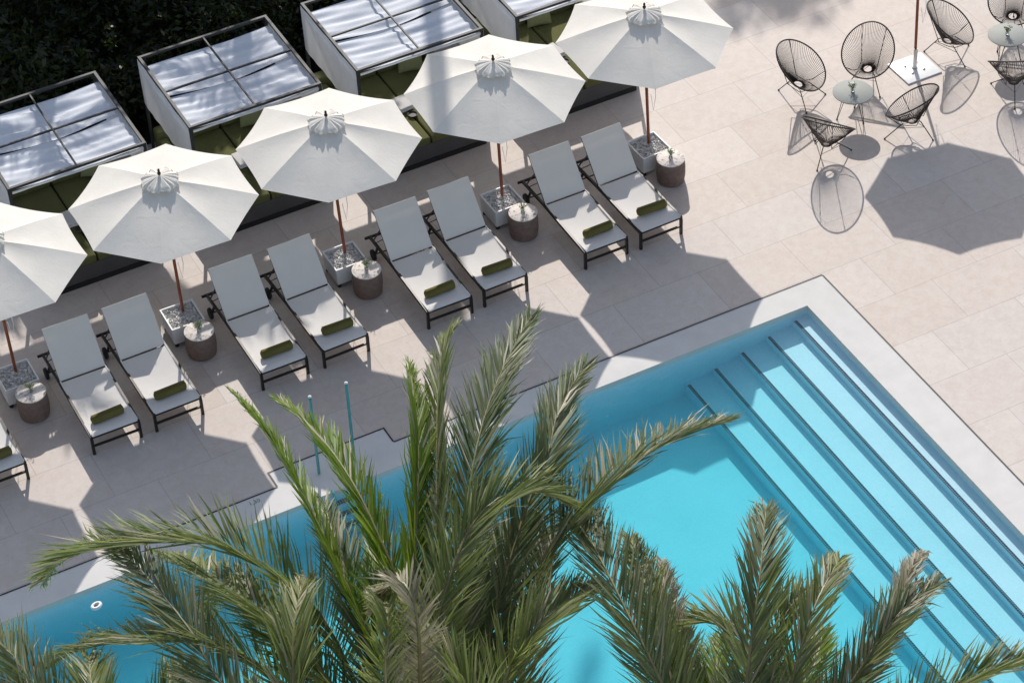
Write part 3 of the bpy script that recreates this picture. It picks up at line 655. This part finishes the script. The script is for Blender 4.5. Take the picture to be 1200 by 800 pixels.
# ------------------------------------------------------------------ palms
def cr(P, t):
    n = len(P)-1; x = t*n; i = min(int(x), n-1); f = x-i
    p0, p1, p2, p3 = P[max(i-1,0)], P[i], P[i+1], P[min(i+2,n)]
    return .5*((2*p1)+(-p0+p2)*f+(2*p0-5*p1+4*p2-p3)*f*f+(-p0+3*p1-3*p2+p3)*f**3)
def add_frond(b, pts, Lmax=.62, roll=0., lift=.35, r=None, dens=.019, w0=.0115, spread=1., start=.1, curl=.05):
    r = r or rnd; P = [Vector(p) for p in pts]
    S = [cr(P, k/60) for k in range(61)]; Ls = [0]
    for k in range(60): Ls.append(Ls[-1]+(S[k+1]-S[k]).length)
    tot = Ls[-1]
    def at(s):
        s = max(0, min(tot, s)); k = 0
        while k < 59 and Ls[k+1] < s: k += 1
        f = (s-Ls[k])/max(1e-6, Ls[k+1]-Ls[k]); return S[k].lerp(S[k+1], f), (S[min(k+2,60)]-S[max(k-1,0)]).normalized()
    b.tube([S[k] for k in range(0, 61, 3)], [.024*(1-k/63)+.003 for k in range(0, 61, 3)], 5, 1)
    n = int(tot*(1-start)/dens)
    for i in range(n):
        u = start+(1-start)*(i+.5)/n; p, T = at(u*tot)
        up = Vector((0,0,1)); Sd = T.cross(up)
        if Sd.length < .05: Sd = Vector((1,0,0))
        Sd.normalize(); N = Sd.cross(T).normalized()
        q_ = Matrix.Rotation(roll, 3, T); Sd = q_ @ Sd; N = q_ @ N
        env = 1.22*min(1, .50+(u-start)*2.4)*(1-.58*max(0,(u-.6)/.4)**1.5)
        for sg in (-1, 1):
            if r.random() < .06: continue
            a = R_((50-32*u)*spread+r.gauss(0,4)); e = lift+r.gauss(0,.16)
            d = (T*math.cos(a)+(Sd*sg*math.cos(e)+N*math.sin(e))*math.sin(a)).normalized()
            L = Lmax*env*r.uniform(.82,1.1); w_ = w0*r.uniform(.8,1.15)
            wd = d.cross(N if abs(d.dot(N)) < .9 else Sd).normalized()
            wd = (Matrix.Rotation(r.gauss(0,.65), 3, d) @ wd)
            dr = Vector((0,0,-1)); c_ = .8*curl*r.uniform(.1,1.8)*L*(6 if r.random() < .07 else 1)
            dry = 2 if r.random() < .05+.16*u**3 else 0
            p1 = p+d*L*.28+dr*c_*.05; p2 = p+d*L*.68+dr*c_*.4+Vector((r.gauss(0,.008),r.gauss(0,.008),0)); p3 = p+d*L+dr*c_+Vector((r.gauss(0,.02),r.gauss(0,.02),0))
            b.add([p-wd*w_*.4, p+wd*w_*.4, p1+wd*w_, p2+wd*w_*.72, p3, p2-wd*w_*.72, p1-wd*w_], [(0,1,2,6),(6,2,3,5),(5,3,4)], dry)
def trunk(t, base, top, r0, r1):
    b = MB(); n = 30; pts = []; rr = []
    for k in range(n+1):
        f = k/n; p = Vector(base).lerp(Vector(top), f); p.x += .12*math.sin(f*2.5); pts.append(p); rr.append((r0+(r1-r0)*f)*(1+.05*(k % 2)))
    b.tube(pts, rr, 14); b.build('trunk', M['bark'], t)
FR = {
 'A': [([[-12.894, -12.216, 8.4], [-12.954, -12.166, 9.156], [-12.993, -11.582, 9.716], [-12.957, -10.696, 10.08], [-12.887, -9.562, 10.249], [-12.888, -8.814, 10.222], [-12.862, -8.143, 10.0]], 'palmg', 0.5, 0.9, 0.3, 0.55, 0.06), ([[-12.876, -12.226, 8.4], [-12.882, -12.207, 9.156], [-12.511, -11.346, 9.716], [-12.457, -10.717, 10.08], [-12.433, -10.104, 10.249], [-12.437, -9.294, 10.222], [-12.478, -8.486, 10.0]], 'palmg', 0.55, 0.5, 0.3, 0.75, 0.06), ([[-12.867, -12.231, 8.4], [-12.878, -12.307, 9.256], [-12.573, -11.763, 9.902], [-12.102, -10.945, 10.34], [-11.756, -10.315, 10.569], [-11.521, -9.765, 10.589], [-11.262, -9.092, 10.4]], 'palmg', 0.55, 0.8, 0.3, 0.6, 0.06), ([[-12.83, -12.252, 8.4], [-12.735, -12.388, 9.256], [-12.402, -11.861, 9.902], [-11.928, -11.045, 10.34], [-11.368, -9.973, 10.569], [-10.924, -9.227, 10.589], [-10.598, -8.793, 10.4]], 'palm', 0.62, -0.8, 0.3, 0.6, 0.06), ([[-12.784, -12.278, 8.4], [-12.555, -12.485, 9.25], [-12.201, -11.953, 9.88], [-11.723, -11.241, 10.29], [-11.135, -10.429, 10.48], [-10.494, -9.677, 10.45], [-9.71, -8.818, 10.2]], 'palmd', 0.62, 0, 0.4, 0.85, 0.06), ([[-12.748, -12.299, 8.4], [-12.38, -12.493, 9.156], [-11.679, -11.823, 9.716], [-11.074, -11.245, 10.08], [-10.628, -10.871, 10.249], [-10.151, -10.258, 10.222], [-9.491, -9.591, 10.0]], 'palmd', 0.62, 0.2, 0.35, 0.75, 0.06), ([[-12.839, -12.247, 8.4], [-12.83, -12.513, 9.439], [-12.583, -12.296, 10.18], [-12.043, -11.817, 10.621], [-11.595, -11.584, 10.764], [-11.112, -11.446, 10.608], [-10.694, -11.343, 10.153], [-10.23, -10.993, 9.4]], 'palm', 0.58, 0.2, 0.35, 0.8, 0.12), ([[-12.73, -12.309, 8.4], [-12.27, -12.446, 9.043], [-11.707, -12.128, 9.53], [-11.074, -11.674, 9.863], [-10.776, -11.574, 10.04], [-10.332, -11.381, 10.062], [-9.766, -11.067, 9.93], [-9.057, -10.707, 9.643], [-8.242, -10.352, 9.2]], 'palmd', 0.66, -0.5, 0.5, 1.15, 0.05), ([[-12.949, -12.185, 8.4], [-13.205, -12.086, 8.966], [-13.188, -11.053, 9.386], [-13.383, -10.588, 9.658], [-13.719, -9.957, 9.783], [-14.129, -9.588, 9.76], [-14.546, -9.216, 9.591], [-14.852, -8.788, 9.275], [-15.089, -8.355, 8.811], [-15.23, -7.955, 8.2]], 'palm', 0.68, 0.4, 0.5, 1.05, 0.06), ([[-12.986, -12.164, 8.4], [-13.347, -12.027, 9.117], [-13.591, -11.27, 9.56], [-13.806, -10.774, 9.73], [-13.953, -10.201, 9.627], [-14.008, -9.495, 9.25], [-14.05, -8.582, 8.6]], 'palm', 0.58, 0.4, 0.4, 0.9, 0.06), ([[-13.022, -12.143, 8.4], [-13.517, -11.988, 9.05], [-13.641, -11.142, 9.4], [-13.769, -10.409, 9.45], [-13.84, -9.903, 9.2], [-13.87, -9.507, 8.65], [-13.807, -8.972, 7.8]], 'palm', 0.5, 0.0, 0.3, 0.9, 0.1), ([[-12.986, -12.164, 8.4], [-13.827, -13.006, 8.93], [-14.263, -12.31, 9.331], [-14.453, -11.32, 9.602], [-14.476, -10.827, 9.745], [-14.538, -10.203, 9.759], [-14.59, -9.574, 9.644], [-14.6, -9.002, 9.4]], 'palmd', 0.66, -0.3, 0.3, 0.9, 0.06), ([[-12.949, -12.185, 8.4], [-13.414, -12.511, 8.902], [-13.902, -11.266, 9.27], [-14.163, -11.013, 9.504], [-14.376, -10.803, 9.605], [-14.633, -10.635, 9.572], [-14.875, -10.312, 9.404], [-15.179, -9.894, 9.103], [-15.403, -9.468, 8.669], [-15.558, -9.018, 8.1]], 'palm', 0.56, 0.4, 0.5, 0.95, 0.06), ([[-12.986, -12.164, 8.4], [-13.714, -12.809, 9.153], [-14.051, -12.314, 9.704], [-13.929, -12.01, 10.055], [-13.775, -11.701, 10.204], [-13.574, -11.325, 10.153], [-13.294, -10.832, 9.9]], 'palm', 0.6, 0.0, 0.3, 0.8, 0.06), ([[-12.854, -12.239, 8.4], [-13.062, -12.87, 9.697], [-12.992, -12.857, 10.602], [-12.949, -12.756, 11.115], [-12.94, -12.492, 11.236], [-13.018, -12.254, 10.964], [-13.004, -11.857, 10.3]], 'palmb', 0.36, 0.3, 0.2, 1.1, 0.15), ([[-12.894, -12.216, 8.4], [-13.429, -13.218, 9.67], [-13.375, -12.923, 10.534], [-13.258, -12.809, 10.994], [-13.148, -12.537, 11.05], [-13.011, -11.977, 10.7]], 'palm', 0.42, 0.0, 0.3, 1.1, 0.1), ([[-12.73, -12.309, 8.4], [-12.64, -13.177, 9.144], [-12.132, -12.775, 9.671], [-11.972, -12.774, 9.98], [-11.619, -12.599, 10.071], [-11.214, -12.371, 9.944], [-10.727, -12.039, 9.6]], 'palm', 0.62, 0.2, 0.4, 0.8, 0.06), ([[-12.675, -12.34, 8.4], [-12.46, -13.336, 8.952], [-12.079, -12.465, 9.328], [-11.834, -11.796, 9.528], [-11.44, -11.258, 9.552], [-10.917, -10.709, 9.4]], 'palmd', 0.66, 0.1, 0.2, 0.9, 0.06), ([[-12.675, -12.34, 8.4], [-12.42, -13.25, 8.834], [-11.784, -12.417, 9.11], [-11.325, -11.777, 9.23], [-10.908, -11.175, 9.194], [-10.596, -10.728, 9.0]], 'palmb', 0.6, -0.2, 0.2, 0.9, 0.1), ([[-12.839, -12.247, 8.4], [-12.966, -12.702, 8.834], [-12.471, -12.025, 9.11], [-12.104, -11.591, 9.23], [-11.774, -11.217, 9.194], [-11.318, -10.591, 9.0]], 'palmd', 0.66, 0.1, 0.2, 1, 0.06), ([[-12.766, -12.288, 8.4], [-13.03, -13.629, 9.497], [-12.772, -13.548, 10.23], [-12.758, -13.221, 10.598], [-12.821, -12.654, 10.6]], 'palm', 0.6, 0.1, 0.3, 0.9, 0.06), ([[-12.876, -12.226, 8.4], [-13.144, -12.711, 8.952], [-12.988, -11.695, 9.328], [-12.849, -10.953, 9.528], [-12.709, -10.258, 9.552], [-12.516, -9.504, 9.4]], 'palmd', 0.6, 0.3, 0.3, 0.8, 0.06), ([[-12.839, -12.247, 8.4], [-13.036, -12.875, 9.062], [-12.713, -12.287, 9.514], [-12.719, -11.778, 9.754], [-12.679, -11.32, 9.782], [-12.39, -10.494, 9.6]], 'palmg', 0.6, 0.3, 0.3, 0.7, 0.06)], 
 'B': [([[-10.401, -14.054, 8.2], [-10.778, -14.132, 9.033], [-10.812, -13.472, 9.613], [-10.814, -12.912, 9.94], [-10.702, -12.079, 10.013], [-10.575, -11.46, 9.833], [-10.631, -11.04, 9.4]], 'palmd', 0.634, 0.1, 0.4, 0.95, 0.06), ([[-10.419, -14.044, 8.2], [-10.794, -14.003, 8.906], [-10.577, -13.228, 9.358], [-10.424, -12.636, 9.558], [-10.212, -12.048, 9.506], [-9.927, -11.335, 9.2]], 'palm', 0.51, 0.1, 0.3, 0.8, 0.06), ([[-10.401, -14.054, 8.2], [-10.653, -13.925, 8.736], [-10.41, -13.155, 9.064], [-10.251, -12.669, 9.184], [-9.991, -12.137, 9.096], [-9.647, -11.473, 8.8]], 'palmb', 0.44, 0.2, 0.3, 0.8, 0.06), ([[-10.257, -14.135, 8.2], [-10.161, -14.351, 9.146], [-9.962, -13.777, 9.678], [-9.926, -13.324, 9.798], [-10.032, -12.87, 9.506], [-10.054, -12.295, 8.8]], 'palm', 0.484, -0.3, 0.4, 0.9, 0.06), ([[-10.315, -14.103, 8.2], [-10.449, -14.334, 9.05], [-10.144, -13.919, 9.68], [-9.957, -13.708, 10.09], [-9.655, -13.331, 10.28], [-9.311, -12.851, 10.25], [-8.945, -12.315, 10.0]], 'palmd', 0.563, 0, 0.35, 0.85, 0.06), ([[-10.257, -14.135, 8.2], [-10.079, -14.227, 8.965], [-9.664, -13.611, 9.467], [-9.43, -13.425, 9.707], [-9.151, -13.242, 9.685], [-8.771, -13.001, 9.4]], 'palm', 0.44, 0.2, 0.3, 0.85, 0.06), ([[-10.257, -14.135, 8.2], [-10.183, -14.394, 8.953], [-9.768, -14.082, 9.504], [-9.517, -13.891, 9.855], [-9.209, -13.636, 10.004], [-8.878, -13.362, 9.953], [-8.532, -13.026, 9.7]], 'palm', 0.493, 0.1, 0.35, 0.8, 0.06), ([[-10.203, -14.166, 8.2], [-9.976, -14.519, 8.961], [-9.18, -14.242, 9.451], [-8.769, -14.081, 9.671], [-8.298, -13.818, 9.621], [-7.651, -13.458, 9.3]], 'palmd', 0.528, 0.1, 0.4, 0.8, 0.06), ([[-10.203, -14.166, 8.2], [-9.96, -14.502, 8.806], [-9.05, -14.103, 9.236], [-8.553, -13.918, 9.49], [-8.23, -13.648, 9.569], [-7.859, -13.298, 9.472], [-7.487, -12.987, 9.2]], 'palmb', 0.352, 0.2, 0.4, 0.8, 0.06), ([[-10.149, -14.197, 8.2], [-9.989, -15.003, 8.732], [-8.823, -14.66, 9.048], [-8.19, -14.581, 9.148], [-7.583, -14.512, 9.032], [-6.864, -14.41, 8.7]], 'palm', 0.581, -0.2, 0.6, 1, 0.06), ([[-10.257, -14.135, 8.2], [-10.078, -14.235, 8.717], [-10.225, -13.683, 8.99], [-10.376, -13.129, 9.018], [-10.406, -12.511, 8.8]], 'palmd', 0.546, 0.1, 0.3, 1, 0.06), ([[-10.257, -14.135, 8.2], [-10.078, -14.235, 8.717], [-9.783, -14.057, 8.99], [-9.238, -13.653, 9.018], [-8.719, -13.085, 8.8]], 'palmg', 0.484, 0.1, 0.3, 0.8, 0.06), ([[-10.293, -14.115, 8.2], [-10.219, -14.154, 8.717], [-10.17, -13.592, 8.99], [-10.031, -13.2, 9.018], [-9.687, -12.663, 8.8]], 'palmg', 0.44, 0.1, 0.3, 0.8, 0.06), ([[-10.347, -14.084, 8.2], [-10.347, -13.897, 8.519], [-10.302, -13.335, 8.675], [-10.186, -12.891, 8.669], [-9.803, -12.155, 8.5]], 'palm', 0.528, 0.1, 0.3, 1, 0.06)], 
 'C': [([[-15.742, -11.145, 8.2], [-15.769, -11.128, 8.854], [-15.903, -10.852, 9.282], [-16.017, -10.331, 9.482], [-16.068, -9.834, 9.454], [-16.158, -9.211, 9.2]], 'palmd', 0.62, 0.2, 0.3, 0.85, 0.06), ([[-15.714, -11.161, 8.2], [-15.684, -11.296, 8.982], [-15.64, -11.125, 9.41], [-15.548, -10.761, 9.482], [-15.364, -10.081, 9.2]], 'palm', 0.55, 0.2, 0.3, 0.85, 0.06), ([[-15.742, -11.145, 8.2], [-15.791, -11.235, 8.982], [-16.069, -11.001, 9.41], [-16.218, -10.501, 9.482], [-16.393, -9.874, 9.2]], 'palmd', 0.62, 0.2, 0.3, 0.85, 0.06), ([[-15.668, -11.187, 8.2], [-15.431, -11.069, 8.585], [-15.048, -10.857, 8.78], [-14.755, -10.588, 8.785], [-14.45, -10.127, 8.6]], 'palm', 0.55, 0.2, 0.3, 0.85, 0.06)]}
plab = {'A':'large feather palm in the left foreground, its fronds over the pool', 'B':'feather palm in the right foreground with upright fronds before the pool steps','C':'feather palm at the bottom left corner, only frond tips in view'}
for key, (cx, cy, cz) in {'A': [-12.905, -12.332, 8.4], 'B': [-10.374, -14.189, 8.2], 'C': [-15.744, -11.264, 8.2]}.items():
    t = thing('palm_tree', plab[key], 'palm tree', (cx, cy, 0)); off = Vector((cx,cy,0))
    trunk(t, (0,0,0), (0,0,cz-.25), .26, .20)
    b = MB(); rr = random.Random(5)
    for k in range(26):
        a = k*2.4; b.bar((0,0,cz-.8+k*.025), (.32*math.cos(a), .32*math.sin(a), cz-.35+k*.03), .09, .03)
    b.build('crown_shaft', M['rachis'], t)
    for pts, mk, Lm, roll, lift, spread, curl in FR[key]:
        b = MB(); rr = random.Random(len(pts)*31+int(abs(pts[-1][0])*97))
        P = [Vector(p)-off for p in pts]
        add_frond(b, P, Lm, roll, lift, rr, spread=spread, curl=curl)
        b.build('frond', [M[mk], M['rachis'], M['palmb']], t)

def simple_palm(label, loc, cz, n, L, seed, group, azs=None, tr=(.22,.16)):
    t = thing('palm_tree', label, 'palm tree', loc, 0, group); r = random.Random(seed); trunk(t, (0,0,0), (0,0,cz), *tr)
    for k in range(n):
        a = (azs[k] if azs else k*2*PI/n+r.uniform(-.2,.2)); el = r.uniform(.1,1.0); b = MB()
        d = Vector((math.cos(a), math.sin(a), 0))
        P = [Vector((0,0,cz))+d*(L*f*math.cos(el*(1-f*.3)))+Vector((0,0,L*(math.sin(el)*f-.55*f*f))) for f in (0,.25,.5,.75,1)]
        add_frond(b, P, .55, 0, .2, r, dens=.055, w0=.022); b.build('frond', [M['palmd'], M['rachis'], M['palmb']], t)
    return t
gp = 'palms behind the cabanas'
simple_palm('tall palm tree behind the cabanas whose trunk shades the fourth parasol', (2.15,20.1,0), 17.2, 14, 2.6, 11, gp, None, (.20,.16))
simple_palm('palm tree behind the second cabana from the left', (-3.9,14.4,0), 6.9, 9, 1.6, 12, gp)
simple_palm('palm tree behind the leftmost cabana', (-7.6,14.1,0), 6.6, 10, 1.9, 13, gp)
simple_palm('palm tree behind the left edge of the photo', (-10.3,14.6,0), 7.0, 12, 2.2, 14, gp)

# ------------------------------------------------------------------ dark planting behind the cabanas, added shade trees and a tall tree beyond
def leafball(b, c, rad, n, r, s=.06, squash=(1,1,1)):
    for k in range(n):
        d = Vector((r.gauss(0,1), r.gauss(0,1), r.gauss(0,1))).normalized()
        ph = math.sin(d.x*5+c[0])*math.cos(d.y*6+c[1])*math.sin(d.z*5+1)
        q_ = rad*(.55+.5*r.random()**.5+.16*ph); p = Vector(c)+Vector((d.x*q_*squash[0], d.y*q_*squash[1], d.z*q_*squash[2]))
        u = Vector((r.gauss(0,1), r.gauss(0,1), r.gauss(0,1))).normalized(); w_ = u.cross(Vector((r.gauss(0,1),r.gauss(0,1),r.gauss(0,1)))).normalized()
        l = s*r.uniform(.6,1.4); b.add([p-u*l, p-w_*l*.4, p+u*l, p+w_*l*.4], [(0,1,2,3)])
sg = 'dark shrubs behind the cabanas'
sh_lab = ['dark leafy shrub filling the top left corner','dark leafy shrub behind the gap between the first two cabanas','dark leafy shrub behind the second cabana from the left','dark leafy shrub between the second and third cabanas']
srcs = []
def make_shrub(label, loc, seed):
    t = thing('shrub', label, 'shrub', loc, 0, sg); r = random.Random(seed)
    b = MB()
    for k in range(6):
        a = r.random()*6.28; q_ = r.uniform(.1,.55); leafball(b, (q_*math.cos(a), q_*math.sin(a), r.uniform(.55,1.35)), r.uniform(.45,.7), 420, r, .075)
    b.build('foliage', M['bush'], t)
    b = MB()
    for k in range(5): a = k*1.3; b.tube([(0.05*math.cos(a),.05*math.sin(a),0),(.35*math.cos(a),.35*math.sin(a),1.2)], [.03,.01], 5)
    b.build('stem', M['bark'], t); return t
sp_ = []
for i in range(11):
    for j in range(4):
        sp_.append((-13.2+i*1.12+(j % 2)*.55+rnd.uniform(-.15,.15), 9.75+j*1.05+rnd.uniform(-.15,.15)))
for k in range(3):
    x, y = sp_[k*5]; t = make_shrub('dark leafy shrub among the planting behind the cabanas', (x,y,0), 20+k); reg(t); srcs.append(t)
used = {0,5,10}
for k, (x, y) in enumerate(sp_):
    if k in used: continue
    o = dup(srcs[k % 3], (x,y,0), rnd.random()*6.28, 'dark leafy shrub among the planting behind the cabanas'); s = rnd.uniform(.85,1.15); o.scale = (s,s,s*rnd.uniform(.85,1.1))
def make_tree(label, loc, seed, H, rad, n, group=None, squash=1, s=.16, nb=9):
    t = thing('tree', label, 'tree', loc, 0, group); r = random.Random(seed)
    b = MB(); b.tube([(0,0,0),(.1,.05,H*.4),(0,0,H*.75)], [.22,.16,.07], 10)
    b.build('trunk', M['bark'], t); b = MB()
    for k in range(nb):
        a = r.random()*6.28; q_ = r.uniform(.0,.75)*rad; c = (q_*math.cos(a), q_*math.sin(a), H-rad*squash+r.uniform(-.6,.75)*rad*squash)
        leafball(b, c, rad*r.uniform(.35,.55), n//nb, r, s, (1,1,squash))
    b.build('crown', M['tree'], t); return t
tg = 'trees added out of view to shade the planting'
tl2 = []
for k in range(6):  # unseen tree row, added to keep the shrubs in shade
    x = -13.5+k*3.0
    if k == 0: tt = make_tree('dense dark tree added out of view to shade the planting behind the cabanas', (x,16.2,0), 31, 6.0, 2.9, 9000, tg, .95, .17, 16); reg(tt)
    else:
        o = dup(tt, (x,16.2+.5*(k % 2),0), k*1.1, 'dense dark tree added out of view to shade the planting behind the cabanas'); o.scale = (1,1,1+.04*(k % 3))
make_tree('tall tree whose branch shadow falls on the open terrace at the top', (13.0,29.4,0), 41, 15.6, 1.9, 2600, None, 1, .16, 12)

# ------------------------------------------------------------------ camera, light, render settings
cam = bpy.data.cameras.new('camera'); co = bpy.data.objects.new('camera', cam); C.objects.link(co); scene.camera = co
Rw = [[0.8842733, -0.4652562, -0.0399682], [-0.3380935, -0.5788395, -0.7420497], [0.3221081, 0.6696876, -0.6691523]]
m4 = Matrix.Identity(4)
for i in range(3):
    m4[i][0] = Rw[0][i]; m4[i][1] = -Rw[1][i]; m4[i][2] = -Rw[2][i]; m4[i][3] = [-19.2799, -28.2227, 29.3314][i]
co.matrix_world = m4
cam.sensor_width = 36; cam.lens = 3194.92*36/1200; cam.clip_end = 2000; cam.clip_start = .5

el = math.atan(1/1.6046); az = math.atan2(.648, 1.468)     # azimuth from +y towards +x
SUN = Vector((.648, 1.468, 1)).normalized()
ld = bpy.data.lights.new('sun', 'SUN'); ld.energy = 3.8; ld.angle = R_(.53); ld.color = (1, .955, .895)
lo = bpy.data.objects.new('sun', ld); C.objects.link(lo); lo.location = (8,18,12); lo.rotation_euler = SUN.to_track_quat('Z','Y').to_euler()
wd = bpy.data.worlds.new('World'); scene.world = wd; wd.use_nodes = True; nt = wd.node_tree
sk = nt.nodes.new('ShaderNodeTexSky'); sk.sky_type = 'NISHITA'; sk.sun_disc = False; sk.sun_elevation = el; sk.sun_rotation = az
sk.air_density = 1.0; sk.dust_density = 1.0; sk.ozone_density = 1.0
hs = nt.nodes.new('ShaderNodeHueSaturation'); hs.inputs['Saturation'].default_value = .72; nt.links.new(sk.outputs[0], hs.inputs['Color']); nt.links.new(hs.outputs[0], nt.nodes['Background'].inputs[0]); nt.nodes['Background'].inputs[1].default_value = .138
vs = scene.view_settings; vs.view_transform = 'Standard'; vs.look = 'None'; vs.exposure = 0.13; vs.gamma = 1; vs.use_curve_mapping = False
scene.render.engine = 'CYCLES'
cy = scene.cycles; cy.max_bounces = 8; cy.transparent_max_bounces = 12; cy.diffuse_bounces = 4; cy.caustics_reflective = False; cy.caustics_refractive = False
